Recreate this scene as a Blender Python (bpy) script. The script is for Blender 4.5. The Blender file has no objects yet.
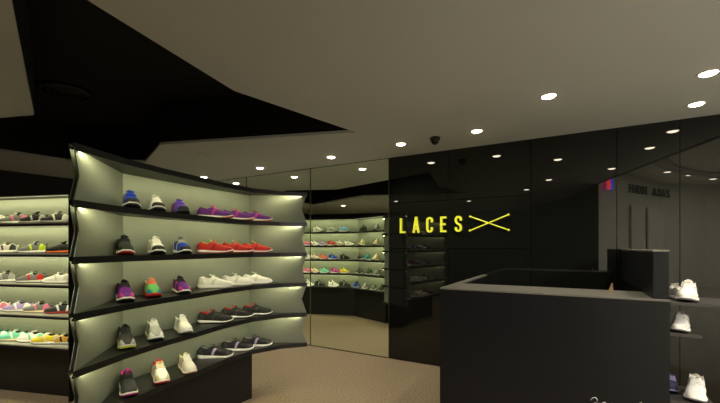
import bpy, bmesh, math, random
from mathutils import Vector, Matrix
random.seed(4)
SC = bpy.context.scene
COL = SC.collection
PI = math.pi

# ------------------------------------------------------------------ camera, world, exposure
F = 370.0                      # focal length in pixels of the 720 px frame
CAMZ = 1.5
HOR = 248.0
cd = bpy.data.cameras.new('camera'); cam = bpy.data.objects.new('camera', cd); COL.objects.link(cam)
cam.location = (0, 0, CAMZ); cam.rotation_euler = (PI/2, 0, 0)
cd.sensor_width = 36; cd.lens = 36*F/720; cd.shift_y = (HOR-201.5)/720; cd.clip_start = 0.02
SC.camera = cam
W = bpy.data.worlds.new('world'); SC.world = W; W.use_nodes = True
W.node_tree.nodes['Background'].inputs[0].default_value = (0.9, 0.95, 1, 1)
W.node_tree.nodes['Background'].inputs[1].default_value = 0.02
SC.view_settings.view_transform = 'Standard'; SC.view_settings.look = 'None'
SC.view_settings.gamma = 1; SC.view_settings.use_curve_mapping = False
SC.view_settings.exposure = 0.0
WARM = (1.0, 0.92, 0.76)
LED = (1.0, 0.96, 0.53)
P_DOWN = 58.0       # watts of a downlight
P_LED = 1.32         # watts per metre of shelf strip
MALL_W = 330.0      # each mall ceiling panel

def area(name, loc, size, energy, color, direction, parent=None, spread=PI):
    l = bpy.data.lights.new(name, 'AREA'); l.shape = 'RECTANGLE'; l.size, l.size_y = size
    l.energy = energy; l.color = color; l.spread = spread
    o = bpy.data.objects.new(name, l); COL.objects.link(o); o.location = loc
    o.rotation_euler = Vector(direction).to_track_quat('-Z', 'Y').to_euler()
    if parent: o.parent = parent
    return o

# big panels in the lit ceiling of the mall outside the shop
for (x, y) in ((3.2, -4.2), (1.9, -8.4), (4.6, -2.6), (4.6, -7.0)):
    area('mall_light', (x, y, 3.86), (2.0, .28), MALL_W, (1.0, 0.95, 0.86), (0, 0, -1))

# ------------------------------------------------------------------ helpers
def srgb(c):
    return tuple(((v/255)/12.92 if v <= 10 else (((v/255)+0.055)/1.055)**2.4) for v in c)
MC = {}
def mat(col, rough=0.5, metal=0.0, noise=0.06, scale=40, ior=1.45, emit=0, bump=0, name=None, emitcol=None, spec=None):
    """col in 0-255 sRGB"""
    key = (tuple(col), rough, metal, noise, scale, ior, emit, bump, spec)
    if key in MC: return MC[key]
    m = bpy.data.materials.new(name or 'surface_%d_%d_%d' % tuple(int(v) for v in col)); m.use_nodes = True
    nt = m.node_tree; b = nt.nodes['Principled BSDF']
    c = srgb(col)
    tc = nt.nodes.new('ShaderNodeTexCoord'); nz = nt.nodes.new('ShaderNodeTexNoise')
    nz.inputs['Scale'].default_value = scale; nz.inputs['Detail'].default_value = 4
    nt.links.new(tc.outputs['Object'], nz.inputs['Vector'])
    rp = nt.nodes.new('ShaderNodeValToRGB')
    rp.color_ramp.elements[0].position = 0.3; rp.color_ramp.elements[1].position = 0.7
    rp.color_ramp.elements[0].color = tuple(v*(1-noise) for v in c)+(1,)
    rp.color_ramp.elements[1].color = tuple(min(1, v*(1+noise)) for v in c)+(1,)
    nt.links.new(nz.outputs['Fac'], rp.inputs['Fac']); nt.links.new(rp.outputs['Color'], b.inputs['Base Color'])
    b.inputs['Roughness'].default_value = rough; b.inputs['Metallic'].default_value = metal
    b.inputs['IOR'].default_value = ior
    if spec is not None: b.inputs['Specular IOR Level'].default_value = spec
    if emit:
        b.inputs['Emission Color'].default_value = (emitcol or c)+(1,) if not emitcol else tuple(emitcol)+(1,)
        b.inputs['Emission Strength'].default_value = emit
    if bump:
        bp = nt.nodes.new('ShaderNodeBump'); bp.inputs['Strength'].default_value = bump
        bp.inputs['Distance'].default_value = 0.01
        nt.links.new(nz.outputs['Fac'], bp.inputs['Height']); nt.links.new(bp.outputs['Normal'], b.inputs['Normal'])
    MC[key] = m
    return m

def obj(name, bm, m=None, parent=None, smooth=False, loc=None):
    me = bpy.data.meshes.new(name)
    bmesh.ops.recalc_face_normals(bm, faces=bm.faces)
    bm.to_mesh(me); bm.free()
    if m is not None:
        for k in (m if isinstance(m, (list, tuple)) else [m]): me.materials.append(k)
    if smooth:
        for p in me.polygons: p.use_smooth = True
    o = bpy.data.objects.new(name, me); COL.objects.link(o)
    if parent: o.parent = parent
    if loc is not None: o.location = loc
    return o
def thing(name, label, cat, loc=(0,0,0), rz=0, group=None):
    o = bpy.data.objects.new(name, None); COL.objects.link(o); o.empty_display_size = 0.1
    o.location = loc; o.rotation_euler = (0,0,rz)
    return tag(o, label, cat, group)
def tag(o, label, cat, group=None, kind=None):
    o['label'] = label; o['category'] = cat
    if group: o['group'] = group
    if kind: o['kind'] = kind
    return o
def struct(name, bm, m, parent=None):
    o = obj(name, bm, m, parent)
    if parent is None: o['kind'] = 'structure'
    return o
def BM(): return bmesh.new()
def prism(bm, pts, z0, z1, mi=0):
    """closed prism over the plan polygon pts"""
    lo = [bm.verts.new((p[0], p[1], z0)) for p in pts]; hi = [bm.verts.new((p[0], p[1], z1)) for p in pts]
    fs = [bm.faces.new(lo[::-1]), bm.faces.new(hi)]
    n = len(pts)
    for i in range(n): fs.append(bm.faces.new((lo[i], lo[(i+1) % n], hi[(i+1) % n], hi[i])))
    for f in fs: f.material_index = mi
    return fs
def box(bm, x0, x1, y0, y1, z0, z1, mi=0):
    return prism(bm, [(x0,y0),(x1,y0),(x1,y1),(x0,y1)], z0, z1, mi)
def bevel(bm, w, seg=1):
    bmesh.ops.bevel(bm, geom=list(bm.edges), offset=w, segments=seg, affect='EDGES', clamp_overlap=True)
def slab(bm, a, b, t, z0, z1, side=1):
    """upright slab from plan point a to b, thickness t to the left of a->b (side=1)"""
    a, b = Vector(a), Vector(b); d = (b-a).normalized(); n = Vector((-d.y, d.x))*t*side
    prism(bm, [a, b, b+n, a+n] if side > 0 else [a+n, b+n, b, a], z0, z1)
def tube(bm, pts, r, seg=8, cap=True):
    rings = []
    pts = [Vector(p) for p in pts]
    for i, p in enumerate(pts):
        d = (pts[min(i+1, len(pts)-1)]-pts[max(i-1, 0)]).normalized()
        up = Vector((0,0,1)) if abs(d.z) < .9 else Vector((1,0,0))
        a = d.cross(up).normalized(); b = a.cross(d)
        rr = r[i] if isinstance(r, (list, tuple)) else r
        rings.append([bm.verts.new(p+a*math.cos(2*PI*k/seg)*rr+b*math.sin(2*PI*k/seg)*rr) for k in range(seg)])
    for i in range(len(rings)-1):
        for k in range(seg):
            bm.faces.new((rings[i][k], rings[i][(k+1) % seg], rings[i+1][(k+1) % seg], rings[i+1][k]))
    if cap: bm.faces.new(rings[0][::-1]); bm.faces.new(rings[-1])
def lathe(bm, prof, seg=32, cx=0, cy=0):
    rings = []
    for r, z in prof:
        rings.append([bm.verts.new((cx+r*math.cos(2*PI*k/seg), cy+r*math.sin(2*PI*k/seg), z)) for k in range(seg)])
    for i in range(len(rings)-1):
        for k in range(seg):
            bm.faces.new((rings[i][k], rings[i][(k+1) % seg], rings[i+1][(k+1) % seg], rings[i+1][k]))
    return rings
def V2(p): return Vector((p[0], p[1]))

# ------------------------------------------------------------------ materials
M_BLACK = mat((24, 24, 25), 0.45, noise=0.1, scale=25, name='black_laminate')
M_BOARD = mat((30, 30, 30), 0.38, noise=0.1, scale=30, name='black_shelf_board')
M_COUNTER = mat((20, 21, 23), 0.4, noise=0.06, scale=12, name='counter_black', spec=.35)
M_RIM = mat((104, 101, 92), 0.28, noise=0.06, scale=20, name='counter_grey_top')
M_PANEL = mat((149, 154, 142), 0.48, 0.55, noise=0.03, scale=6, name='grey_shelf_panel')
M_CEIL = mat((200, 204, 202), 0.85, noise=0.012, scale=2, name='ceiling_paint')
M_VOID = mat((9, 9, 9), 0.8, noise=0.1, name='black_paint')
M_WALLK = mat((14, 14, 14), 0.6, noise=0.1, name='dark_wall_paint')
M_YEL = mat((226, 226, 62), 0.35, noise=0.02, name='yellow_acrylic', emit=0.28)
M_WHITE = mat((214, 212, 205), 0.4, noise=0.02, name='white_plastic')
M_METAL = mat((120, 118, 108), 0.3, 1.0, noise=0.04, name='brushed_metal')

def glass_wall_mat():
    m = mat((21, 22, 19), 0.006, noise=0.1, scale=3, ior=1.55, name='black_gloss_glass')
    return m
M_GLASS = glass_wall_mat()
def mirror_mat():
    m = bpy.data.materials.new('tinted_mirror'); m.use_nodes = True
    nt = m.node_tree; b = nt.nodes['Principled BSDF']
    nz = nt.nodes.new('ShaderNodeTexNoise'); nz.inputs['Scale'].default_value = 1.5
    rp = nt.nodes.new('ShaderNodeValToRGB')
    rp.color_ramp.elements[0].color = (.92, .98, .86, 1); rp.color_ramp.elements[1].color = (.94, 1, .88, 1)
    nt.links.new(nz.outputs['Fac'], rp.inputs['Fac']); nt.links.new(rp.outputs['Color'], b.inputs['Base Color'])
    b.inputs['Metallic'].default_value = 1; b.inputs['Roughness'].default_value = 0.0
    return m
M_MIRROR = mirror_mat()
def carpet_mat():
    m = bpy.data.materials.new('brown_loop_carpet'); m.use_nodes = True
    nt = m.node_tree; b = nt.nodes['Principled BSDF']
    tc = nt.nodes.new('ShaderNodeTexCoord')
    n1 = nt.nodes.new('ShaderNodeTexNoise'); n1.inputs['Scale'].default_value = 55; n1.inputs['Detail'].default_value = 6
    n2 = nt.nodes.new('ShaderNodeTexVoronoi'); n2.inputs['Scale'].default_value = 140
    rp = nt.nodes.new('ShaderNodeValToRGB')
    rp.color_ramp.elements[0].position = .3; rp.color_ramp.elements[1].position = .72
    rp.color_ramp.elements[0].color = srgb((116, 101, 78))+(1,); rp.color_ramp.elements[1].color = srgb((164, 145, 115))+(1,)
    for n in (n1, n2): nt.links.new(tc.outputs['Object'], n.inputs['Vector'])
    nt.links.new(n1.outputs['Fac'], rp.inputs['Fac']); nt.links.new(rp.outputs['Color'], b.inputs['Base Color'])
    bp = nt.nodes.new('ShaderNodeBump'); bp.inputs['Strength'].default_value = .5; bp.inputs['Distance'].default_value = .006
    nt.links.new(n2.outputs['Distance'], bp.inputs['Height']); nt.links.new(bp.outputs['Normal'], b.inputs['Normal'])
    b.inputs['Roughness'].default_value = .95
    return m
M_CARPET = carpet_mat()

# ------------------------------------------------------------------ plan
DW = Vector((-0.869, 0.4947))          # along the mirror and glass wall, away to the left
NW = Vector((0.4947, 0.869))           # out of the room through that wall
CORNER = Vector((0.394, 5.03))         # where mirror meets black glass
CEIL = 2.724
def wp(t): return CORNER - DW*t        # t metres to the right of the corner
A = Vector((-4.24, 7.67)); E = Vector((3.73, 3.13))
ROOM = [A, E, Vector((1.38,1.06)), Vector((.754,.509)), Vector((-.25,-.62)), Vector((-3.0,-2.6)), Vector((-8.04,2.6))]
VOID = [(-1.46,1.50),(-.981,2.881),(-.042,3.918),(-2.372,4.388),(-3.06,5.27),(-4.13,5.2),(-4.54,4.67),(-5.3,3.7),(-3.39,3.484),(-3.0,3.405)]

bm = BM(); prism(bm, ROOM[::-1], -0.05, 0.0); struct('floor', bm, M_CARPET)

# suspended ceiling with the cut-out
bm = BM()
e = []
for loop in (ROOM, VOID):
    vs = [bm.verts.new((p[0], p[1], CEIL)) for p in loop]
    for i in range(len(vs)): e.append(bm.edges.new((vs[i], vs[(i+1) % len(vs)])))
bmesh.ops.triangle_fill(bm, edges=e, use_beauty=True)
r = bmesh.ops.extrude_face_region(bm, geom=list(bm.faces))
for v in [g for g in r['geom'] if isinstance(g, bmesh.types.BMVert)]: v.co.z += 0.03
bmesh.ops.dissolve_limit(bm, angle_limit=0.01, verts=bm.verts, edges=bm.edges)
struct('ceiling', bm, M_CEIL)
# black slot above it
bm = BM()
cx = sum(p[0] for p in VOID)/len(VOID); cy = sum(p[1] for p in VOID)/len(VOID)
lo = [bm.verts.new((p[0], p[1], CEIL+.03)) for p in VOID]; hi = [bm.verts.new((p[0], p[1], CEIL+.5)) for p in VOID]
for i in range(len(lo)):
    bm.faces.new((lo[i], lo[(i+1) % len(lo)], hi[(i+1) % len(lo)], hi[i]))
bm.faces.new(hi)
struct('ceiling_recess', bm, M_VOID)

# black walls behind and left of the camera
bm = BM()
for a, b in ((3,4),(4,5)): slab(bm, ROOM[a], ROOM[b], .06, 0, CEIL, -1 if False else 1)
struct('wall_front', bm, M_WALLK)
bm = BM(); slab(bm, ROOM[5], ROOM[6], .06, 0, CEIL, 1); struct('wall_left', bm, M_WALLK)
bm = BM(); slab(bm, ROOM[6], ROOM[0], .06, 0, CEIL, 1); struct('wall_back', bm, M_WALLK)

# wall behind mirrors and glass
bm = BM(); slab(bm, A+NW*.03, E+NW*.03, .06, 0, CEIL, 1); struct('wall_right', bm, M_WALLK)
def wall_panel(t0, t1, z0, z1, m, name, th=.012, gap=.003, off=0.0):
    bm = BM(); a, b = wp(t0+gap)+NW*off, wp(t1-gap)+NW*off
    n = NW*th
    prism(bm, [a, b, b+n, a+n], z0+gap, z1-gap)
    return bm
# tinted mirror doors
for i, (t0, t1, lb) in enumerate(((-1.33, 0, 'tall tinted mirror panel next to the black glass wall, showing the rear shoe racks'),
                                  (-2.70, -1.33, 'tall tinted mirror panel just behind the right end of the shoe rack'),
                                  (-4.07, -2.70, 'tall tinted mirror panel mostly hidden behind the freestanding shoe rack'))):
    o = thing('wall_mirror', lb, 'mirror', (wp(t0).x, wp(t0).y, 0))
    inv = Vector((wp(t0).x, wp(t0).y))
    bm = BM(); a = wp(t0+.006)-inv; b = wp(t1-.006)-inv; n = NW*.014
    prism(bm, [a, b, b+n, a+n], .012, CEIL-.008); obj('mirror_glass', bm, M_MIRROR, o)
    bm = BM()
    for ta, tb, za, zb in ((t0, t0+.006, 0, CEIL-.002), (t1-.006, t1, 0, CEIL-.002), (t0+.006, t1-.006, 0, .012)):
        a = wp(ta)-inv-NW*.004; b = wp(tb)-inv-NW*.004; n = NW*.02
        prism(bm, [a, b, b+n, a+n], za, zb)
    obj('frame', bm, mat((96, 92, 66), .35, .6, name='bronze_frame'), o)

# black gloss glass panels: (t0,t1,z0,z1)
Z1, Z2 = 1.492, 2.10
k = 0
for (t0, t1, z0, z1) in ((0, .815, 0, Z1), (.815, 1.76, 0, Z1), (0, 1.76, Z1, Z2), (0, .815, Z2, CEIL), (.815, 1.76, Z2, CEIL),
                         (1.76, 2.555, 0, CEIL), (2.555, 3.05, 0, CEIL), (3.05, 3.84, 0, CEIL)):
    o = struct('wall_panel', wall_panel(t0, t1, z0, z1, M_GLASS, ''), M_GLASS)

# ------------------------------------------------------------------ the mall outside
MP = [Vector(p) for p in ((-1.3,-1.9),(-1.38,-5.64),(-1.5,-8.6),(-.9,-10.6),(.6,-12.4),(3.2,-13.4),(6.4,-13.0),(9.5,-9),(9.5,2.5),(4.0,3.6))]
MPOLY = [ROOM[3], ROOM[2], E, *MP[::-1]]
m_mall = mat((196, 196, 180), .6, noise=.03, scale=3, name='mall_plaster')
bm = BM(); prism(bm, [Vector((.754,.509)), Vector((-.25,-.62)), *MP[:9], E], -.05, -.001)
struct('floor_outside', bm, mat((150, 144, 132), .15, noise=.05, scale=2, name='polished_mall_floor'))
bm = BM(); prism(bm, [Vector((.754,.509)), Vector((-.25,-.62)), *MP[:9], E], 3.9, 3.95)
struct('ceiling_outside', bm, mat((205, 200, 188), .8, noise=.02, scale=2, name='mall_ceiling_paint'))
bm = BM()
for i in range(len(MP)-2): slab(bm, MP[i], MP[i+1], .1, 0, 3.9, -1)
slab(bm, MP[8], E, .1, 0, 3.9, -1)
struct('wall_outside', bm, m_mall)
bm = BM(); slab(bm, ROOM[3], E, .08, CEIL+.0, 3.9, -1); slab(bm, ROOM[4], ROOM[3], .08, CEIL, 3.9, -1)
struct('trim_1', bm, M_WALLK)
# curved bulkhead ring in the mall ceiling
bm = BM()
cc = Vector((3.6, -6.0)); n = 48
for i in range(n):
    a0, a1 = 2*PI*i/n, 2*PI*(i+1)/n
    q = [cc+Vector((math.cos(a)*rx, math.sin(a)*ry)) for a, rx, ry in ((a0,3.6,5.4),(a1,3.6,5.4),(a1,3.9,5.7),(a0,3.9,5.7))]
    prism(bm, q, 3.80, 3.9)
struct('trim_2', bm, mat((150,146,136), .6, name='bulkhead_paint'))
# shop front opposite: dark fascia band, glass and sign
sd = (MP[2]-MP[1]).normalized()
bm = BM()
for (s0, s1, z0, z1) in ((0.15, 1.15, 0, 2.9), (1.45, 2.75, 0, 2.9)):
    a = MP[1]+sd*s0+Vector((.04,0)); b = MP[1]+sd*s1+Vector((.04,0)); slab(bm, a, b, .04, z0, z1, 1)
struct('window_1', bm, mat((205, 200, 182), .3, noise=.05, scale=2, emit=.08, name='lit_shop_window'))
def text_mesh(body, size, ext, m, name, parent=None, spacing=1.0):
    cu = bpy.data.curves.new(name, 'FONT'); cu.body = body; cu.size = size; cu.extrude = ext
    cu.align_x = 'CENTER'; cu.space_character = spacing
    o = bpy.data.objects.new(name, cu); COL.objects.link(o)
    dg = bpy.context.evaluated_depsgraph_get(); me = bpy.data.meshes.new_from_object(o.evaluated_get(dg))
    bpy.data.objects.remove(o)
    me.materials.clear(); me.materials.append(m)
    r = bpy.data.objects.new(name, me); COL.objects.link(r)
    if parent: r.parent = parent
    return r
mc = (MP[1]+MP[2])/2
sg = thing('shop_sign', 'dark lettered sign of the shop opposite, reflected reversed in the black glass', 'sign', (mc.x+.06, mc.y, 3.32))
for i, ch in enumerate('ZARA HOME'):
    if ch == ' ': continue
    tx = text_mesh(ch, .40, .03, mat((10,11,18), .4, name='dark_blue_letter'), 'letter', sg)
    tx.rotation_euler = (PI/2, 0, PI/2+.04); tx.location = (.04-(i-4)*.013, (i-4)*.33, 0)
# blue and red lit sign at the edge of the mall
bx_ = thing('lit_sign', 'small lit sign, half red and half blue, reflected at a seam of the black glass', 'sign', (-1.2, -4.3, 3.25))
for nm, y0, col in (('red_panel', .14, (1,.04,.03)), ('blue_panel', 0, (.03,.05,1))):
    bm = BM(); box(bm, -.03, .03, y0, y0+.13, 0, .5)
    obj(nm, bm, mat((40,20,60), .3, emit=(7 if y0 else 6), emitcol=col, noise=.05+y0*.01, name=nm), bx_)
bm = BM(); box(bm, -.15, -.03, .1, .16, .25, .29); obj('bracket', bm, M_METAL, bx_)

# ------------------------------------------------------------------ downlights
def downlight(x, y, label, lit=True, z=CEIL, power=None, rr=.05):
    t = thing('ceiling_downlight', label, 'ceiling light', (x, y, z), 0, 'recessed ceiling downlights')
    bm = BM(); lathe(bm, [(rr, .018), (rr, -.002), (rr+.006, -.006), (rr+.018, -.004), (rr+.02, .0)], 28)
    obj('trim_ring', bm, M_WHITE, t, True)
    bm = BM(); lathe(bm, [(rr*math.cos(a), -.001-.016*math.sin(a)) for a in [i*PI/2/5 for i in range(6)]], 24)
    obj('lamp_lens', bm, mat((255, 240, 214), .3, noise=.01, emit=22, emitcol=(1,.88,.68), name='lit_lamp_lens'), t)
    if power != 0:
        l = bpy.data.lights.new('spot', 'SPOT'); l.energy = power or P_DOWN; l.color = WARM
        l.spot_size = 2.3; l.spot_blend = .9; l.shadow_soft_size = .045
        o = bpy.data.objects.new('spot_lamp', l); COL.objects.link(o); o.parent = t; o.location = (0,0,-.02)
    return t
for (x, y, lb) in ((1.52, 2.98, 'brightest recessed downlight, alone in the middle of the right ceiling'),
                   (2.44, 2.59, 'recessed downlight at the upper right edge, nearest the shop entrance'),
                   (2.86, 3.145, 'recessed downlight above the far right glass panel, lower of the right pair'),
                   (1.22, 3.87, 'recessed downlight in front of the black glass, right of the dome camera'),
                   (.48, 4.355, 'recessed downlight left of the dome camera above the corner of mirror and glass'),
                   (-.39, 4.98, 'recessed downlight above the top of the mirror seam'),
                   (-1.53, 5.66, 'recessed downlight above the right part of the shoe rack'),
                   (-2.69, 6.38, 'recessed downlight right behind the top edge of the shoe rack'),
                   (0.55, 1.65, 'recessed downlight above the open carpet in front of the counter'),
                   (-.35, 1.0, 'recessed downlight above the walkway near the shop front'),
                   (1.6, 1.7, 'recessed downlight above the shop entrance beside the counter'),
                   (-2.3, .6, 'added fill downlight, out of view above the left aisle near the front wall'),  # this and the next two: unseen lamps added to brighten the left side
                   (-3.3, 2.2, 'added fill downlight, out of view above the aisle in front of the far left rack'),
                   (-4.9, 2.9, 'added fill downlight, out of view at the outer end of the far left rack'),
                   (-3.45, 6.2, 'added fill downlight, hidden in the rear corner behind the racks')):  # unseen lamp added to brighten the rear floor and its mirror image
    downlight(x, y, lb, power=P_DOWN*(2.1 if x < -2 and y < 4 else 1.0))  # the added left fill lamps run stronger
for i, (x, y) in enumerate(((-0.21, -3.22), (-0.2, -4.11), (-0.24, -5.01), (-0.57, -6.39), (-0.41, -7.61), (-0.28, -9.19), (-0.61, -4.64), (3.6, -5), (2.6, -2.5))):
    downlight(x, y, 'round ceiling lamp of the mall outside, reflected in the black glass', z=3.9, power=0, rr=.10)

# dome camera
t = thing('dome_camera', 'small black security dome camera on the ceiling in front of the glass wall', 'security camera', (.83, 4.1, CEIL))
bm = BM(); lathe(bm, [(0.0, 0), (.055, 0), (.058,-.02), (.05,-.035), (0.0,-.036)], 28); obj('camera_base', bm, mat((28,27,26), .5, name='camera_housing'), t, True)
bm = BM(); lathe(bm, [(.043*math.cos(a), -.034-.045*math.sin(a)) for a in [i*PI/2/8 for i in range(9)]], 28); obj('dome', bm, mat((10,10,10), .08, name='smoked_dome'), t, True)
# round ceiling speaker
t = thing('ceiling_speaker', 'flat round speaker grille in the grey ceiling left of the lamps', 'speaker', (-2.03, 4.87, CEIL))
bm = BM(); lathe(bm, [(0,-.006),(.085,-.006),(.1,-.010),(.108,-.004),(.108,0)], 36); obj('grille', bm, mat((194,198,194), .7, name='speaker_grille'), t, True)
# round vent in the black recess
t = thing('air_vent', 'round black air vent in the dark ceiling recess', 'vent', (-3.22, 4.05, CEIL+.5))
for r0 in (.25, .19, .13):
    bm = BM(); lathe(bm, [(r0-.05,-.035),(r0,-.008),(r0+.012,-.0),(r0-.03,-.045),(r0-.05,-.035)], 40); obj('vent_ring', bm, mat((26,26,25), .4, name='vent_metal'), t, True)
bm = BM(); lathe(bm, [(0,-.03),(.06,-.03),(.07,0)], 40); obj('vent_core', bm, mat((26,26,25), .4, name='vent_metal'), t, True)

# ------------------------------------------------------------------ wall sign LACES X
def ribbon(bm, pts, w, y0, y1, closed=False):
    """mitred stroke in the XZ plane, extruded y0..y1"""
    pts = [Vector(p) for p in pts]; L, R = [], []
    n = len(pts)
    for i, p in enumerate(pts):
        d0 = (p-pts[i-1]).normalized() if i > 0 else (pts[1]-p).normalized()
        d1 = (pts[i+1]-p).normalized() if i < n-1 else d0
        nn = Vector((-(d0+d1).y, (d0+d1).x)).normalized()
        s = w/2/max(.4, nn.dot(Vector((-d0.y, d0.x))))
        L.append(p+nn*s); R.append(p-nn*s)
    def vs(l, y): return [bm.verts.new((q.x, y, q.y)) for q in l]
    a, b, c, d = vs(L, y0), vs(R, y0), vs(L, y1), vs(R, y1)
    for i in range(n-1):
        for q in ((a[i],a[i+1],b[i+1],b[i]),(c[i],d[i],d[i+1],c[i+1]),(a[i],c[i],c[i+1],a[i+1]),(b[i],b[i+1],d[i+1],d[i])): bm.faces.new(q)
    bm.faces.new((a[0],b[0],d[0],c[0])); bm.faces.new((a[-1],c[-1],d[-1],b[-1]))
LH, LW, ST = .197, .085, .024
def arc(cx, cy, r, a0, a1, n=7): return [(cx+r*math.cos(a0+(a1-a0)*i/n), cy+r*math.sin(a0+(a1-a0)*i/n)) for i in range(n+1)]
h, w, s2 = LH, LW, ST/2; rr = w/2-s2
GLY = {
 'L': [[(s2,h),(s2,s2),(w*.86,s2)]],
 'A': [[(s2*.8,0),(w/2-.002,h),(w/2+.002,h),(w-s2*.8,0)],[(w*.24,h*.27),(w*.76,h*.27)]],
 'C': [[(w-s2,h*.66)]+arc(w/2,h-s2-rr,rr,0,PI)+arc(w/2,s2+rr,rr,PI,2*PI)+[(w-s2,h*.34)]],
 'E': [[(w*.86,h-s2),(s2,h-s2),(s2,s2),(w*.86,s2)],[(s2,h*.51),(w*.74,h*.51)]],
 'S': [[(w-s2,h*.70)]+arc(w/2,h-s2-rr,rr,0,PI*1.0)+[(s2+.001,h*.66),(w*.3,h*.55),(w*.7,h*.45),(w-s2-.001,h*.34)]+arc(w/2,s2+rr,rr,0,-PI)+[(s2,h*.30)]],
}
base_t = .175
sp = wp(base_t)-NW*.006
ang = math.atan2(-DW.y, -DW.x)
sign = thing('shop_sign', 'yellow raised letters LACES with crossed laces on the black glass wall', 'sign', (sp.x, sp.y, 1.697), ang)
for i, ch in enumerate('LACES'):
    bm = BM()
    for st in GLY[ch]: ribbon(bm, [(p[0]+i*.183, p[1]) for p in st], ST, -.034, -.004)
    bmesh.ops.remove_doubles(bm, verts=bm.verts, dist=.0001)
    o = obj('letter', bm, M_YEL, sign); o['label'] = 'yellow letter '+ch
X0, X1 = .915, 1.35
for (a, b) in (((X0, .012), (X1, .185)), ((X0, .183), (X1, .010))):
    bm = BM(); yy = -.03 if a[1] < .1 else -.015
    tube(bm, [(a[0], yy, a[1]), (b[0], yy, b[1])], .0075, 8)
    l = obj('crossed_lace', bm, M_YEL, sign)
    for q in (a, b):
        bm = BM(); bmesh.ops.create_icosphere(bm, subdivisions=2, radius=.014, matrix=Matrix.Translation((q[0], yy, q[1])))
        obj('lace_tip', bm, M_YEL, l, True)

# ------------------------------------------------------------------ counter
FL = Vector((.638, 2.953))           # front left corner (plan)
R_ = -DW
FR = FL + R_*1.43
dist = 4.563-FL.dot(NW)              # front to wall
CT = 1.185
def loc2(p, o): return (p[0]-o.x, p[1]-o.y)
counter = thing('reception_counter', 'large black cash counter with grey top ledge in front of the black glass wall', 'counter', (FL.x, FL.y, 0), ang)
# local frame: +x along the front to the right, +y towards the wall
Lf = 1.43; Dp = 4.563-FL.dot(NW)-.004
TH = .45
bm = BM(); box(bm, 0, Lf-.0, 0, .05, 0, CT-.014); obj('front_panel', bm, M_COUNTER, counter)
bm = BM(); box(bm, 0, Lf-.0, -.001, TH, CT-.014, CT); bevel(bm, .002); obj('ledge', bm, M_RIM, counter)
bm = BM(); box(bm, 0, .05, .05, Dp, 0, CT-.014); obj('side_panel', bm, M_COUNTER, counter)
bm = BM(); box(bm, 0, .05, TH, Dp, CT-.014, CT); obj('side_cap', bm, M_RIM, counter)
bm = BM(); box(bm, Lf-.078, Lf, .022, Dp, CT, 1.478); bevel(bm, .002); obj('screen_panel', bm, M_COUNTER, counter)
bm = BM(); box(bm, Lf-.05, Lf, .05, Dp, 0, CT-.014); obj('side_panel', bm, M_COUNTER, counter)
bm = BM(); box(bm, Lf-.05, Lf, TH, Dp, CT-.014, CT); obj('side_cap', bm, M_COUNTER, counter)
bm = BM(); box(bm, Lf-.08, Lf+.001, .019, Dp, 1.478, 1.488); obj('screen_cap', bm, mat((130,126,116), .3, name='grey_cap'), counter)
bm = BM(); box(bm, .05, Lf-.05, .05, .62, .72, .745); obj('desk_top', bm, M_COUNTER, counter)
# white script on the counter front, near the floor end of the view
ml = BM()
def stroke(bm, pts, r=.0022): tube(bm, [(x, -.0015, z-.118) for x, z in pts], r, 6)
stroke(ml, [(1.262,.602),(1.272,.625),(1.285,.648),(1.292,.655),(1.29,.64),(1.278,.612),(1.268,.590)])
stroke(ml, [(1.02,.612),(1.035,.632),(1.05,.634),(1.06,.62),(1.05,.60),(1.035,.59)])
stroke(ml, [(1.06,.60),(1.08,.60),(1.10,.615),(1.12,.60),(1.14,.615),(1.16,.60),(1.18,.614),(1.20,.60),(1.23,.61),(1.262,.602)])
obj('script_lettering', ml, mat((225,225,222), .5, name='white_vinyl'), counter, True)
# little card stand on the ledge
cs = FL + R_*1.145 + NW*.36
t = thing('card_stand', 'tiny cream folded card standing on the counter ledge beside the taller screen', 'card', (cs.x, cs.y, CT), ang)
bm = BM()
v = [bm.verts.new(p) for p in ((0,-.015,0),(.03,-.015,0),(.027,0,.062),(.022,0,.062),(0,.015,0),(.03,.015,0))]
bm.faces.new((v[0],v[1],v[2],v[3])); bm.faces.new((v[4],v[3],v[2],v[5]))
r = bmesh.ops.solidify(bm, geom=list(bm.faces), thickness=.0015)
obj('folded_card', bm, mat((208,180,140), .6, name='cream_card'), t)
bm = BM(); box(bm, 0, .03, -.015, .015, 0, .002); obj('card_foot', bm, mat((180,150,110), .6, name='tan_card'), t)

# side display shelves on the right of the counter
SIDE = []
for (z, ln, dp, lb) in ((1.172, .36, .36, 'top dark grey side shelf of the counter holding white shoes'),
                    (.985, .15, .30, 'middle and shortest dark grey side shelf of the counter'),
                    (.575, .215, .34, 'lowest dark grey side shelf of the counter')):
    o_ = FL + R_*(Lf+.001)
    s = thing('display_shelf', lb, 'shelf', (o_.x, o_.y, z), ang, 'display shelves on the counter side')
    bm = BM(); box(bm, 0, ln, 0, dp, -.018, 0); bevel(bm, .0015)
    obj('shelf_board', bm, mat((64,62,58), .35, name='dark_grey_board'), s)
    bm = BM(); box(bm, 0, .008, .02, dp-.02, -.05, -.018); obj('bracket', bm, M_BLACK, s)

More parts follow.
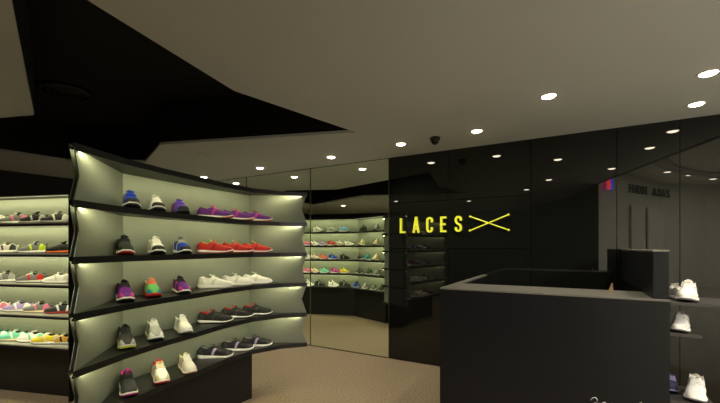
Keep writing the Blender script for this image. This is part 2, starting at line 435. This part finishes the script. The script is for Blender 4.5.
# ------------------------------------------------------------------ sneakers
ST_T = [0, .04, .09, .15, .22, .29, .35, .40, .45, .51, .58, .65, .72, .79, .85, .90, .94, .97, .99, 1.0]
def lerp_tab(tab, t):
    for (a, va), (b, vb) in zip(tab, tab[1:]):
        if t <= b:
            f = (t-a)/(b-a); f = f*f*(3-2*f)*.5+f*.5
            return va+(vb-va)*f
    return tab[-1][1]
WID = [(0,.022),(.03,.032),(.08,.038),(.18,.041),(.32,.040),(.45,.040),(.6,.044),(.72,.049),(.82,.0485),(.9,.043),(.95,.035),(.98,.026),(1,.014)]
TOPH = [(0,.080),(.03,.096),(.08,.104),(.18,.092),(.28,.082),(.36,.096),(.42,.104),(.5,.095),(.6,.083),(.7,.073),(.8,.066),(.9,.059),(.96,.050),(.99,.040),(1,.032)]
SOLE = [(0,.030),(.1,.032),(.3,.028),(.5,.024),(.7,.021),(.85,.020),(.95,.022),(1,.025)]
BOT = [(0,.006),(.06,.001),(.15,0),(.7,0),(.85,.003),(.94,.009),(1,.017)]
L = .30
NP = 13
def sect(t, i):
    """point of the upper at length t and profile index i (0..12, float)"""
    w = lerp_tab(WID, t); h = lerp_tab(TOPH, t); z0 = lerp_tab(SOLE, t)+lerp_tab(BOT, t)*.6-.004
    th = PI*i/(NP-1)
    c, s = math.cos(th), math.sin(th)
    y = w*(abs(c)**.6)*(1 if c >= 0 else -1); z = z0+(h-z0)*(s**.72 if s > 0 else 0)
    if .03 < t < .40:                                   # ankle opening
        k = min(i, NP-1-i)
        sg = 1 if i < (NP-1)/2 else -1
        tab = [(0,(1,0)),(1,(1.02,.35)),(2,(.97,.62)),(3,(.86,.85)),(4,(.86,1.0)),(4.6,(.70,.98)),(5,(.60,.80)),(6,(0,.28))]
        for (a, (ya, za)), (b, (yb, zb)) in zip(tab, tab[1:]):
            if k <= b:
                f = (k-a)/(b-a); yf = ya+(yb-ya)*f; zf = za+(zb-za)*f; break
        op = Vector((0, w*yf*sg, z0+(h-z0)*zf)); cl = Vector((0, y, z))
        m = min(1, (t-.03)/.03) if t < .06 else min(1, (.40-t)/.04)
        v = cl.lerp(op, m); y, z = v.y, v.z
    return Vector((t*L-L/2, y, z))
def upper_bm(overlay=True):
    bm = BM(); rows = []
    for t in ST_T: rows.append([bm.verts.new(sect(t, i)) for i in range(NP)])
    for a in range(len(rows)-1):
        tm = (ST_T[a]+ST_T[a+1])/2
        for i in range(NP-1):
            f = bm.faces.new((rows[a][i], rows[a][i+1], rows[a+1][i+1], rows[a+1][i]))
            if .05 < tm < .38 and 4 <= i <= 7: f.material_index = 1
    bm.faces.new(rows[0][::-1]); bm.faces.new(rows[-1])
    return bm
def patch(bm, t0, t1, ia, ib, off=.0014, nt=6, ni=5, slant=0.0, sides=(0, 1)):
    for side in sides:
        g = []
        for a in range(nt+1):
            row = []
            for b in range(ni+1):
                i = ia+(ib-ia)*b/ni; t = t0+(t1-t0)*a/nt+slant*(b/ni)
                t = max(0, min(1, t)); ii = i if side == 0 else NP-1-i
                p = sect(t, ii); c = Vector((p.x-(.02 if t > .5 else -.02)*(1 if (t > .9 or t < .08) else 0), 0, .035))
                d = (p-c).normalized()
                row.append(bm.verts.new(p+d*off))
            g.append(row)
        for a in range(nt):
            for b in range(ni):
                q = (g[a][b], g[a+1][b], g[a+1][b+1], g[a][b+1])
                bm.faces.new(q if side else q[::-1])
def sole_bm():
    bm = BM(); TT = ST_T
    def ring(scale, zf):
        l = [(t, 1) for t in TT]+[(t, -1) for t in TT[::-1]]
        out = []
        for t, s in l:
            w = lerp_tab(WID, t)*scale+.003; x = t*L-L/2
            x += (.003 if t > .95 else (-.003 if t < .03 else 0))
            out.append(bm.verts.new((x, w*s, zf(t))))
        return out
    rs = [ring(.93, lambda t: lerp_tab(BOT, t)), ring(1.04, lambda t: lerp_tab(BOT, t)+.002), ring(1.06, lambda t: lerp_tab(BOT, t)+.007),
          ring(1.03, lambda t: lerp_tab(BOT, t)+.009), ring(1.08, lambda t: lerp_tab(BOT, t)*.7+lerp_tab(SOLE, t)*.6),
          ring(1.03, lambda t: lerp_tab(BOT, t)*.6+lerp_tab(SOLE, t)), ring(.85, lambda t: lerp_tab(BOT, t)*.6+lerp_tab(SOLE, t))]
    n = len(rs[0])
    for j in range(len(rs)-1):
        for i in range(n):
            f = bm.faces.new((rs[j][i], rs[j][(i+1) % n], rs[j+1][(i+1) % n], rs[j+1][i]))
            f.material_index = 1 if j < 3 else 0
    f = bm.faces.new(rs[0][::-1]); f.material_index = 1
    bm.faces.new(rs[-1])
    return bm
def tongue_bm():
    bm = BM(); rows = []
    for (t, z, w) in ((.56,.084,.012),(.48,.097,.015),(.42,.108,.017),(.37,.119,.019),(.33,.126,.018),(.315,.127,.012)):
        rows.append([bm.verts.new((t*L-L/2, w*k/2, z-abs(k)**2*.0016)) for k in (-2,-1,0,1,2)])
    for a in range(len(rows)-1):
        for i in range(4): bm.faces.new((rows[a][i], rows[a][i+1], rows[a+1][i+1], rows[a+1][i]))
    bmesh.ops.solidify(bm, geom=list(bm.faces), thickness=.005)
    return bm
def laces_bm():
    bm = BM()
    for t in (.405, .45, .495, .54, .585):
        pts = [sect(t, i)+Vector((0,0,.0035)) for i in (3.6, 4.6, 6, 7.4, 8.4)]
        tube(bm, pts, .0032, 6)
    p = sect(.41, 6)+Vector((0,0,.008))
    for s in (1, -1):
        tube(bm, [p, p+Vector((.008, s*.014, .006)), p+Vector((.016, s*.026, .0)), p+Vector((.014, s*.014, .0)), p+Vector((.002,0,0))], .0022, 6)
    return bm
def to_mesh(bm, n, slots):
    me = bpy.data.meshes.new(n); bmesh.ops.recalc_face_normals(bm, faces=bm.faces); bm.to_mesh(me); bm.free()
    for p in me.polygons: p.use_smooth = True
    for k in range(slots): me.materials.append(M_WHITE)
    return me
def patches(*a):
    bm = BM()
    for q in a: patch(bm, *q[0], **q[1])
    return bm
ME = {
 'upper': to_mesh(upper_bm(), 'upper', 2),
 'sole': to_mesh(sole_bm(), 'sole', 2),
 'tongue': to_mesh(tongue_bm(), 'tongue', 1),
 'laces': to_mesh(laces_bm(), 'laces', 1),
 'heel_counter': to_mesh(patches(((0,.2,.0,3.3),dict(slant=-.05))), 'heel_counter', 1),
 'toe_cap': to_mesh(patches(((.82,1,.0,4.0),dict(slant=.03))), 'toe_cap', 1),
 'toe_bumper': to_mesh(patches(((.90,1,.0,6),dict(nt=5,ni=8))), 'toe_bumper', 1),
 'side_stripe': to_mesh(patches(((.40,.47,.2,4.4),dict(slant=.10, sides=(0,)))), 'side_stripe', 1),
 'side_stripe_b': to_mesh(patches(((.40,.47,.2,4.4),dict(slant=.10, sides=(1,)))), 'side_stripe', 1),
}
def small_mesh():
    bm = BM(); off = 0
    seqs = [(upper_bm, {0:0,1:1}), (sole_bm, {0:2,1:3}), (tongue_bm, {0:0})]
    me_all = bmesh.new()
    for fn, mp in seqs:
        b = fn(); tmp = bpy.data.meshes.new('tmp')
        for f in b.faces: f.material_index = mp.get(f.material_index, 0)
        bmesh.ops.recalc_face_normals(b, faces=b.faces)
        b.to_mesh(tmp); b.free(); me_all.from_mesh(tmp); bpy.data.meshes.remove(tmp)
    b = patches(((.40,.47,.2,4.4),dict(slant=.10)))
    for f in b.faces: f.material_index = 4
    tmp = bpy.data.meshes.new('tmp'); b.to_mesh(tmp); b.free(); me_all.from_mesh(tmp)
    return to_mesh_raw(me_all)
def to_mesh_raw(bm):
    me = bpy.data.meshes.new('sneaker'); bm.to_mesh(me); bm.free()
    for p in me.polygons: p.use_smooth = True
    for k in range(5): me.materials.append(M_WHITE)
    return me
ME_SMALL = small_mesh()
CN = dict(white=(248,246,240), offwhite=(226,220,208), black=(24,24,26), charcoal=(52,52,54), grey=(120,120,118), lgrey=(176,176,172),
  blue=(28,66,196), lblue=(120,178,214), navy=(28,34,66), red=(206,42,34), crimson=(170,24,30), orange=(232,106,36), yellow=(228,206,50), lime=(196,226,40),
  purple=(110,34,140), violet=(96,60,196), magenta=(196,50,150), pink=(232,120,160), coral=(236,112,88), mint=(120,214,186), teal=(30,140,150),
  green=(110,190,110), dgreen=(36,66,46), tan=(196,156,112), brown=(112,70,44), maroon=(96,26,38), lilac=(180,160,214), cream=(236,222,180), leopard=(150,110,60))
def cm(n, rough=.55):
    if n == 'leopard':
        k = 'leop'
        if k in MC: return MC[k]
        m = bpy.data.materials.new('leopard_print'); m.use_nodes = True; nt = m.node_tree; b = nt.nodes['Principled BSDF']
        tc = nt.nodes.new('ShaderNodeTexCoord'); vo = nt.nodes.new('ShaderNodeTexVoronoi'); vo.inputs['Scale'].default_value = 90
        rp = nt.nodes.new('ShaderNodeValToRGB'); rp.color_ramp.elements[0].color = srgb((30,22,14))+(1,); rp.color_ramp.elements[1].color = srgb((214,160,60))+(1,)
        rp.color_ramp.elements[0].position = .28; rp.color_ramp.elements[1].position = .4
        nt.links.new(tc.outputs['Object'], vo.inputs['Vector']); nt.links.new(vo.outputs['Distance'], rp.inputs['Fac']); nt.links.new(rp.outputs['Color'], b.inputs['Base Color'])
        MC[k] = m; return m
    return mat(CN[n], rough, noise=.05, scale=120, name=n+'_fabric')
def setm(o, mats):
    for i, m in enumerate(mats):
        o.material_slots[i].link = 'OBJECT'; o.material_slots[i].material = m
def sneaker(loc, rz, c, label, group, scale=1.0, small=False, parts=None, zs=1.0):
    """c: upper, accent, midsole, outsole, laces, lining"""
    up, ac, mid, out, lc, ln = c
    if small:
        o = bpy.data.objects.new('sneaker', ME_SMALL); COL.objects.link(o)
        setm(o, [cm(up), cm(ln), cm(mid), cm(out), cm(ac)])
        tag(o, label, 'shoe', group); o.location = loc; o.rotation_euler = (0,0,rz); o.scale = (scale, scale, scale*zs)
        return o
    t = thing('sneaker', label, 'shoe', loc, rz, group); t.scale = (scale, scale, scale*zs)
    pr = parts or ('heel_counter', 'toe_cap', 'side_stripe')
    for n in ('upper', 'sole', 'tongue', 'laces')+tuple(p if isinstance(p, str) else p[0] for p in pr)+('side_stripe_b',):
        o = bpy.data.objects.new(n.replace('_b', '') if n == 'side_stripe_b' else n, ME[n]); COL.objects.link(o); o.parent = t
        if n == 'upper': setm(o, [cm(up), cm(ln)])
        elif n == 'sole': setm(o, [cm(mid), cm(out)])
        elif n == 'tongue': setm(o, [cm(ln if ln not in ('charcoal',) else up)])
        elif n == 'laces': setm(o, [cm(lc)])
        else:
            cc_ = [p[1] for p in pr if not isinstance(p, str) and p[0] == n.replace('stripe_b', 'stripe')]
            setm(o, [cm(cc_[0] if cc_ else ac)])
    return t

# ------------------------------------------------------------------ shelving
def led(parent, a, b, z, inward, wpm=P_LED):
    """LED strip under a board from plan a to b: slim housing and its light"""
    a, b = V2(a), V2(b); d = (b-a); ln = d.length; c = (a+b)/2
    bm = BM(); n = Vector((-d.y, d.x)).normalized()*.006
    prism(bm, [a-n, b-n, b+n, a+n], z+.0005, z+.006)
    obj('light_strip', bm, mat((240,238,220), .4, noise=.01, name='strip_diffuser', emit=.35, emitcol=(1,.95,.6)), parent)
    dirv = Vector((inward.x*.75, inward.y*.75, -1))
    l = area('strip_light', (c.x, c.y, z-.003), (ln*.98, .012), wpm*ln, LED, dirv, parent)
    # align long side with the strip
    zax = -dirv.normalized(); xax = Vector((d.x, d.y, 0)).normalized(); yax = zax.cross(xax).normalized(); xax = yax.cross(zax)
    l.rotation_euler = Matrix((xax, yax, zax)).transposed().to_euler()

# freestanding concave rack
F0 = V2((-1.60,2.06)); F4 = V2((-.565,3.95))
FRONT = [F0, V2((-1.545,2.42)), V2((-1.455,2.74)), V2((-1.34,3.03)), V2((-1.235,3.33)), V2((-1.06,3.66)), V2((-.83,3.85)), F4]
B1, B2, B3 = V2((-1.80,2.80)), V2((-1.55,3.33)), V2((-1.19,3.97))
G0 = V2((-1.635,2.075)); G4 = V2((-.60,4.02))
GB = [V2((-1.835,2.81)), V2((-1.585,3.35)), V2((-1.215,4.005))]
GFRONT = [G0, V2((-1.86,2.52)), V2((-1.97,2.86)), V2((-1.86,3.12)), V2((-1.66,3.40)), V2((-1.25,4.03)), G4]
SPZ = .32; BT = .036
ZK = [CAMZ + SPZ*(1.846-k) for k in range(6)]
rack = thing('shoe_rack', 'freestanding concave black shoe rack with five lit tiers of sneakers', 'shelving')
for k in range(6):
    ztop = ZK[k]
    bm = BM()
    pts = FRONT+[B3+Vector((-.01,.03)), B2+Vector((-.03,.02)), B1+Vector((-.03,.01))]
    prism(bm, pts, ztop-BT+.008, ztop)
    for i in range(len(FRONT)-1):
        a, b = FRONT[i], FRONT[i+1]; d = (b-a).normalized(); n = Vector((-d.y, d.x))*.007
        prism(bm, [a, b, b+n, a+n], ztop-BT-.005, ztop-BT+.0082)
    obj('shelf_board', bm, M_BOARD, rack)
    bm = BM(); prism(bm, [G0, GB[0]+Vector((.004,0)), GB[1]+Vector((.004,0)), GB[2]+Vector((.004,0)), G4]+GFRONT[1:-1][::-1], ztop-BT, ztop)
    obj('rear_shelf_board', bm, M_BOARD, rack)
def facet(bm, *pts):
    return bm.faces.new([bm.verts.new(p) for p in pts])
def p3(p, z): return Vector((p[0], p[1], z))
for k in range(5):
    zt, zb = ZK[k]-BT+.008, ZK[k+1]; zm = (zt+zb)/2
    bm = BM()
    for (T, Bk, s) in ((F0, B1, 1), (F4, B3, -1)):
        Mp = T+(Bk-T)*.09
        t0, m0, b0 = p3(T+(Bk-T)*.01, zt), p3(Mp, zm), p3(T+(Bk-T)*.01, zb)
        facet(bm, t0, p3(Bk, zt), p3(Bk, zb)); facet(bm, t0, p3(Bk, zb), m0); facet(bm, m0, p3(Bk, zb), b0)
    facet(bm, p3(B1,zt), p3(B2,zt), p3(B2,zb), p3(B1,zb)); facet(bm, p3(B2,zt), p3(B3,zt), p3(B3,zb), p3(B2,zb))
    bmesh.ops.remove_doubles(bm, verts=bm.verts, dist=.0005)
    bmesh.ops.recalc_face_normals(bm, faces=bm.faces)
    bmesh.ops.solidify(bm, geom=list(bm.faces), thickness=.006)
    obj('back_panel', bm, M_PANEL, rack)
    bm = BM()
    for (T, Bk) in ((G0, GB[0]), (G4, GB[2])):
        Mp = T+(Bk-T)*.09
        t0, m0, b0 = p3(T+(Bk-T)*.01, zt), p3(Mp, zm), p3(T+(Bk-T)*.01, zb)
        facet(bm, t0, p3(Bk, zt), p3(Bk, zb)); facet(bm, t0, p3(Bk, zb), m0); facet(bm, m0, p3(Bk, zb), b0)
    for a, b in ((GB[0], GB[1]), (GB[1], GB[2])): facet(bm, p3(a,zt), p3(b,zt), p3(b,zb), p3(a,zb))
    bmesh.ops.remove_doubles(bm, verts=bm.verts, dist=.0005)
    bmesh.ops.recalc_face_normals(bm, faces=bm.faces)
    bmesh.ops.solidify(bm, geom=list(bm.faces), thickness=.004)
    obj('rear_panel', bm, M_PANEL, rack)
    for i in range(len(FRONT)-1):
        a, b = FRONT[i], FRONT[i+1]; d = (b-a).normalized(); n = Vector((-d.y, d.x))
        if i == 0: a = a+d*.03
        if i == len(FRONT)-2: b = b-d*.03
        off = .02
        led(rack, a+n*off, b+n*off, zt-.007, n)
    for i in (0, 3, 4):
        a, b = GFRONT[i], GFRONT[i+1]; d = (b-a).normalized(); n = Vector((d.y, -d.x))
        if i == 0: a = a+d*.03
        led(rack, a+n*.02, b+n*.02, zt-.007, n, P_LED*.5)
# rack base, set back under the lowest board
bm = BM(); prism(bm, [V2((-1.66,2.42)), V2((-1.60,2.80)), V2((-1.42,3.16)), V2((-1.08,3.70)), V2((-1.18,3.93)), V2((-1.56,3.36)), V2((-1.83,2.80))], 0, ZK[5]-BT)
obj('plinth', bm, M_BLACK, rack)

RAD = math.radians
Z_ = [ZK[k+1] for k in range(5)]
left_u = [(129,156,180),(123,156,182),(123,152,181),(124,154,183),(126,160,187)]
def on_ray(u, Y): return ((u-360)/F*Y, Y)
LY = (2.61, 2.84, 3.05)
TIER = ['top tier', 'second tier', 'third tier', 'fourth tier', 'bottom tier']
toe = [
 [(('blue','white','white','charcoal','blue','blue'), 'royal blue and white sneaker facing out', 'lgrey'),
  (('white','lgrey','white','charcoal','white','white'), 'white sneaker with dark toe facing out', 'grey'),
  (('violet','coral','charcoal','black','violet','purple'), 'small violet and coral sneaker facing out', 'black')],
 [(('charcoal','black','white','red','black','charcoal'), 'black sneaker with red sole corner facing out', 'charcoal'),
  (('white','white','white','black','white','white'), 'all white sneaker with black toe tip facing out', 'lgrey'),
  (('blue','white','white','black','lgrey','navy'), 'blue and white striped sneaker facing out', 'black')],
 [(('purple','magenta','white','black','black','black'), 'purple and magenta sneaker nearest the left end', 'magenta'),
  (('green','coral','red','crimson','coral','cream'), 'multicoloured green, orange and teal sneaker', 'teal'),
  (('purple','pink','white','black','black','navy'), 'dark purple and pink sneaker, rightmost facing out', 'magenta')],
 [(('charcoal','lgrey','offwhite','lime','black','black'), 'black and silver sneaker with lime toe sole', 'lgrey'),
  (('lgrey','navy','white','navy','white','offwhite'), 'white and grey sneaker with navy sides', 'white'),
  (('white','lgrey','white','grey','white','white'), 'white and silver sneaker facing out', 'white')],
 [(('charcoal','black','white','magenta','black','magenta'), 'black sneaker with magenta collar', 'charcoal'),
  (('white','red','white','red','cream','red'), 'white sneaker with red edges', 'cream'),
  (('offwhite','tan','white','tan','white','cream'), 'white and tan sneaker facing out', 'offwhite')],
]
for r in range(5):
    for j in range(3):
        x, y = on_ray(left_u[r][j], LY[j])
        c, lb, tc_ = toe[r][j]
        dirn = math.atan2(-.80, .60) + (0.0, .0, .05)[j]
        pr = [('heel_counter', c[1]), ('side_stripe', c[1]), ('toe_bumper' if r < 2 else 'toe_cap', 'black' if r < 2 else tc_)]
        sneaker((x+(.012 if j == 0 else 0), y, Z_[r]+.001), dirn, c, lb+', '+TIER[r]+' of the rack', 'sneakers facing out on the freestanding rack', 1.0 if j < 2 else .96, parts=pr, zs=1.14)
side = [
 (('purple','purple','white','orange','pink','magenta'), 'purple sneaker with white and orange sole', [('heel_counter','purple'),('side_stripe','magenta'),('toe_cap','purple')]),
 (('red','crimson','white','crimson','coral','yellow'), 'red sneaker with yellow lining', [('heel_counter','red'),('side_stripe','crimson'),('toe_cap','crimson')]),
 (('white','offwhite','white','offwhite','white','white'), 'plain white sneaker', [('heel_counter','offwhite'),('side_stripe','offwhite'),('toe_cap','white')]),
 (('black','charcoal','white','black','charcoal','red'), 'black sneaker with red lining and white sole', [('heel_counter','charcoal'),('side_stripe','charcoal'),('toe_cap','black')]),
 (('black','magenta','white','white','charcoal','grey'), 'black sneaker with pink side marks', [('heel_counter','charcoal'),('side_stripe','lilac'),('toe_cap','charcoal')]),
]
spos = [(214.5, 3.42), (238, 3.66), (257.5, 3.82)]
PLC = ['leftmost of three', 'middle of three', 'rightmost of three']
for r in range(5):
    c, lb, pr = side[r]
    for j in range(3):
        x, y = on_ray(spos[j][0], spos[j][1])
        sneaker((x+(.012,0,0)[j], y, Z_[r]+.001), RAD((7, 12, 10)[j]), c, '%s, %s on the %s' % (lb, PLC[j], TIER[r]), lb.split(' with')[0]+'s in side view on the rack', (1.02, 1.0, .98)[j], parts=pr)
# shoes on the rear side of the rack
rear = ['white', 'pink', 'white', 'offwhite', 'lgrey']
for r in range(5):
    sneaker((-1.83, 2.53, Z_[r]+.001), RAD(-72), (rear[r], 'lgrey', 'white', 'grey', 'white', 'charcoal'), rear[r].replace('offwhite','cream').replace('lgrey','pale grey')+' sneaker at the left end of the rack rear, '+TIER[r], 'sneakers on the rear of the rack', .9, small=True)
    for j, (x, y) in enumerate(((-1.85, 2.98), (-1.66,3.36))[:1]):
        q = ['white','red','lgrey','pink','white'][r]
        sneaker((x, y, Z_[r]+.001), RAD(-115), (q, 'grey', 'white', 'grey', 'white', 'charcoal'), q.replace('lgrey','light grey')+' sneaker on the rear of the freestanding rack, '+TIER[r], 'sneakers on the rear of the rack', .9, small=True)

# wall display at far left (faces the camera)
AF0, AF1 = V2((-4.75, 4.0)), V2((-2.83, 3.59))
ad = (AF1-AF0).normalized(); an = Vector((-ad.y, ad.x))      # towards the back
AZ = [2.055, 1.753, 1.446, 1.14, .833, .527]
AD = .21
wr = thing('shoe_rack', 'long straight lit shoe rack at far left behind the freestanding rack', 'shelving')
for k, z in enumerate(AZ):
    bm = BM(); prism(bm, [AF0, AF1, AF1+an*AD, AF0+an*AD], z-.034, z-.012 if k else z); obj('shelf_board', bm, M_BOARD, wr)
    if k:
        bm = BM(); prism(bm, [AF0, AF1, AF1+an*AD, AF0+an*AD], z-.012, z); obj('shelf_top', bm, mat((170,168,156), .4, name='pale_shelf_top'), wr)
for k in range(5):
    bm = BM(); prism(bm, [AF0+an*AD, AF1+an*AD, AF1+an*(AD+.02), AF0+an*(AD+.02)], AZ[k+1], AZ[k]-.034); obj('back_panel', bm, M_PANEL, wr)
    led(wr, AF0+an*.03+ad*.1, AF1+an*.03-ad*.03, AZ[k]-.042, an, P_LED*1.4)
bm = BM(); prism(bm, [AF1+an*0, AF1+ad*.008, AF1+ad*.008+an*(AD+.02), AF1+an*(AD+.02)], 0, 2.055); obj('end_panel', bm, M_BLACK, wr)
bm = BM(); prism(bm, [AF0+an*.12, AF1+an*.12, AF1+an*(AD+.02), AF0+an*(AD+.02)], 0, AZ[5]-.034); obj('plinth', bm, M_BLACK, wr)
Arow = [
 [(-6,'lgrey','white','white'),(15,'grey','pink','white'),(34,'black','lgrey','lgrey'),(56,'charcoal','white','lgrey')],
 [(5,'offwhite','charcoal','white'),(33,'grey','lime','white'),(61,'black','charcoal','orange')],
 [(4,'grey','lgrey','white'),(31,'grey','red','offwhite'),(58,'white','offwhite','white')],
 [(-4,'offwhite','pink','offwhite'),(18,'lilac','white','offwhite'),(38,'grey','pink','cream'),(60,'charcoal','white','crimson')],
 [(-4,'mint','white','white'),(14,'mint','white','cream'),(32,'white','mint','white'),(47,'yellow','cream','white'),(63,'leopard','black','lgrey')],
]
DES = {'lgrey':'light grey','offwhite':'off-white','dgreen':'dark green','lblue':'light blue','leopard':'leopard print','lime':'lime green'}
def dn(c): return DES.get(c, c)
for r in range(5):
    for j, (u, up, ac, md) in enumerate(Arow[r]):
        # meet the ray with the shelf centre line
        dx, dy = (u-360)/F, 1.0; o = AF0+an*(.13 if r != 4 or j != 3 else .10)
        s = (o.x*dy-o.y*dx)/(ad.y*dx-ad.x*dy); p = o+ad*s
        sneaker((p.x, p.y, AZ[r+1]+.001), math.atan2(ad.y, ad.x)+PI+RAD(8+4*(j % 2)), (up, ac, md, 'grey' if md != 'orange' else 'brown', 'white' if up != 'black' else 'grey', 'charcoal'),
            '%s sneaker, %s sole, %s of the far left rack, %s' % (dn(up)+(' and '+dn(ac) if ac != up else ''), dn(md), TIER[r], ['first','second','third','fourth','fifth'][j]),
            'sneakers on the far left rack', .98 if up != 'leopard' else .9, parts=[('heel_counter', ac), ('side_stripe', ac), ('toe_cap', up)])

# rear display, seen in the mirror
BP = [V2((-3.62,5.14)), V2((-3.16,4.60)), V2((-2.53,3.96)), V2((-1.54,3.84))]
BZ = [2.16, 1.85, 1.545, 1.238, .931, .624]
def off_poly(P, d):
    out = []
    for i, p in enumerate(P):
        d0 = (p-P[i-1]).normalized() if i else (P[1]-p).normalized()
        d1 = (P[i+1]-p).normalized() if i < len(P)-1 else d0
        n0 = Vector((d0.y, -d0.x)); n1 = Vector((d1.y, -d1.x)); m = (n0+n1).normalized()
        out.append(p+m*(-d)/max(.5, m.dot(n0))*-1)
    return out
BB = off_poly(BP, .24)
rr_ = thing('shoe_rack', 'angled lit shoe rack at the rear, seen only in the tinted mirror', 'shelving')
for k, z in enumerate(BZ):
    bm = BM(); prism(bm, BP+BB[::-1], z-.03, z); obj('shelf_board', bm, M_BOARD, rr_)
for k in range(5):
    for i in range(len(BP)-1):
        n = (BB[i]-BP[i]).normalized(); d = (BP[i+1]-BP[i]).normalized(); n = Vector((d.y, -d.x))
        led(rr_, BP[i]+n*.03, BP[i+1]+n*.03, BZ[k]-.038, n, P_LED*1.0)
    bm = BM(); prism(bm, BB+off_poly(BP, .255)[::-1], BZ[k+1], BZ[k]-.03); obj('back_panel', bm, M_PANEL, rr_)
bm = BM(); prism(bm, off_poly(BP, .1)+off_poly(BP, .23)[::-1], 0, BZ[5]-.03); obj('plinth', bm, M_BLACK, rr_)
VC = NW*(2*4.563)
def mirror_hit(u, off):
    """meet the mirrored sight line through column u with the rear rack's middle line"""
    ray = Vector(((u-360)/F, 1.0)); ray = ray-NW*(2*ray.dot(NW))
    P = off_poly(BP, off); best = None
    for a, b in zip(P, P[1:]):
        d = b-a; den = ray.x*d.y-ray.y*d.x
        if abs(den) < 1e-9: continue
        w = a-VC; s = (w.x*d.y-w.y*d.x)/den; q = (w.x*ray.y-w.y*ray.x)/den
        if -.02 <= q <= 1.02 and s > 0 and (best is None or s < best[0]): best = (s, VC+ray*s, d.normalized())
    return best
Brow = [
 [(318,'white'),(332,'lgrey'),(344.5,'lblue'),(363,'black'),(376,'lgrey'),(388,'white')],
 [(308,'pink'),(315,'white'),(322.5,'lilac'),(332,'red'),(340,'offwhite'),(349,'white'),(361.5,'cream'),(376,'cream'),(388,'tan')],
 [(308,'white'),(315,'offwhite'),(323,'coral'),(333,'blue'),(344.5,'black'),(359,'charcoal'),(367,'teal'),(375.5,'cream'),(386,'purple')],
 [(308,'pink'),(315,'cream'),(324.5,'mint'),(335,'magenta'),(344.5,'yellow'),(359,'charcoal'),(368,'dgreen'),(376.5,'grey'),(387,'blue')],
 [(309,'white'),(320,'black'),(333.5,'white'),(345,'black'),(355.5,'blue'),(364.5,'lgrey'),(373,'grey'),(381,'dgreen'),(388.5,'maroon')],
]
for r in range(5):
    last = None
    for j, (u, c) in enumerate(Brow[r]):
        h_ = mirror_hit(u, .11 if u < 352 else .08)
        if not h_: continue
        p, d = h_[1], h_[2]
        out = Vector((-d.y, d.x))
        rz = math.atan2(-d.y, -d.x)+RAD(20) if u < 351 else math.atan2(out.y, out.x)+RAD(-28)
        if u < 351: rz = math.atan2(d.y, d.x)+RAD(22)
        sneaker((p.x, p.y, BZ[r+1]+.001), rz, (c, 'lgrey' if c not in ('white','lgrey','cream') else 'grey', 'white' if c != 'black' else 'charcoal', 'grey', 'white', 'charcoal'),
                '%s sneaker mirrored in the %s of the rear rack, %s from left' % (dn(c), TIER[r], ['first','second','third','fourth','fifth','sixth','seventh','eighth','ninth'][j]),
                'sneakers on the rear rack', (.8 if r in (1, 2, 3) else .92) if u < 352 else (.88 if r < 4 else .8), small=True, zs=1.4)

# shoes on the counter's side shelves
o_ = FL + R_*(Lf+.001)
def sp_(x, y): q = o_+R_*x+NW*y; return q.x, q.y
q = sp_(.118, .17); sneaker((q[0], q[1], 1.173), ang-PI/2-RAD(14), ('white','lgrey','white','grey','white','offwhite'), 'white sneaker facing out on the top side shelf of the counter', 'white sneakers on the counter shelves', 1.0, parts=[('heel_counter','lgrey'),('side_stripe','lgrey'),('toe_cap','offwhite')])
q = sp_(.075, .235); sneaker((q[0]-.0, q[1]+.02, 1.173), ang+PI/2+.15, ('offwhite','lgrey','offwhite','grey','white','offwhite'), 'pale grey sneaker turned away behind the white one on the top side shelf', 'white sneakers on the counter shelves', .8)
q = sp_(.08, .15); sneaker((q[0], q[1], .986), ang-PI/2-RAD(14), ('white','lgrey','white','grey','white','offwhite'), 'small white sneaker on the middle side shelf of the counter', 'white sneakers on the counter shelves', .9, parts=[('heel_counter','white'),('side_stripe','lgrey'),('toe_cap','offwhite')])
q = sp_(.155, .165); sneaker((q[0], q[1], .576), ang-PI/2-RAD(14), ('white','offwhite','white','grey','white','offwhite'), 'white sneaker on the lowest side shelf of the counter', 'white sneakers on the counter shelves', 1.0, parts=[('heel_counter','white'),('side_stripe','offwhite'),('toe_cap','white')])

q = sp_(.05, .25); sneaker((q[0], q[1], .576), ang-PI/2-RAD(10), ('navy','violet','lilac','navy','lilac','navy'), 'navy and violet sneaker mostly hidden behind the white one on the lowest side shelf', 'white sneakers on the counter shelves', .72, parts=[('heel_counter','violet'),('side_stripe','lilac'),('toe_cap','navy')])
del_g = [o for o in bpy.data.objects if o.get('label', '').startswith('navy and violet sneaker mostly')]
for o in del_g: del o['group']
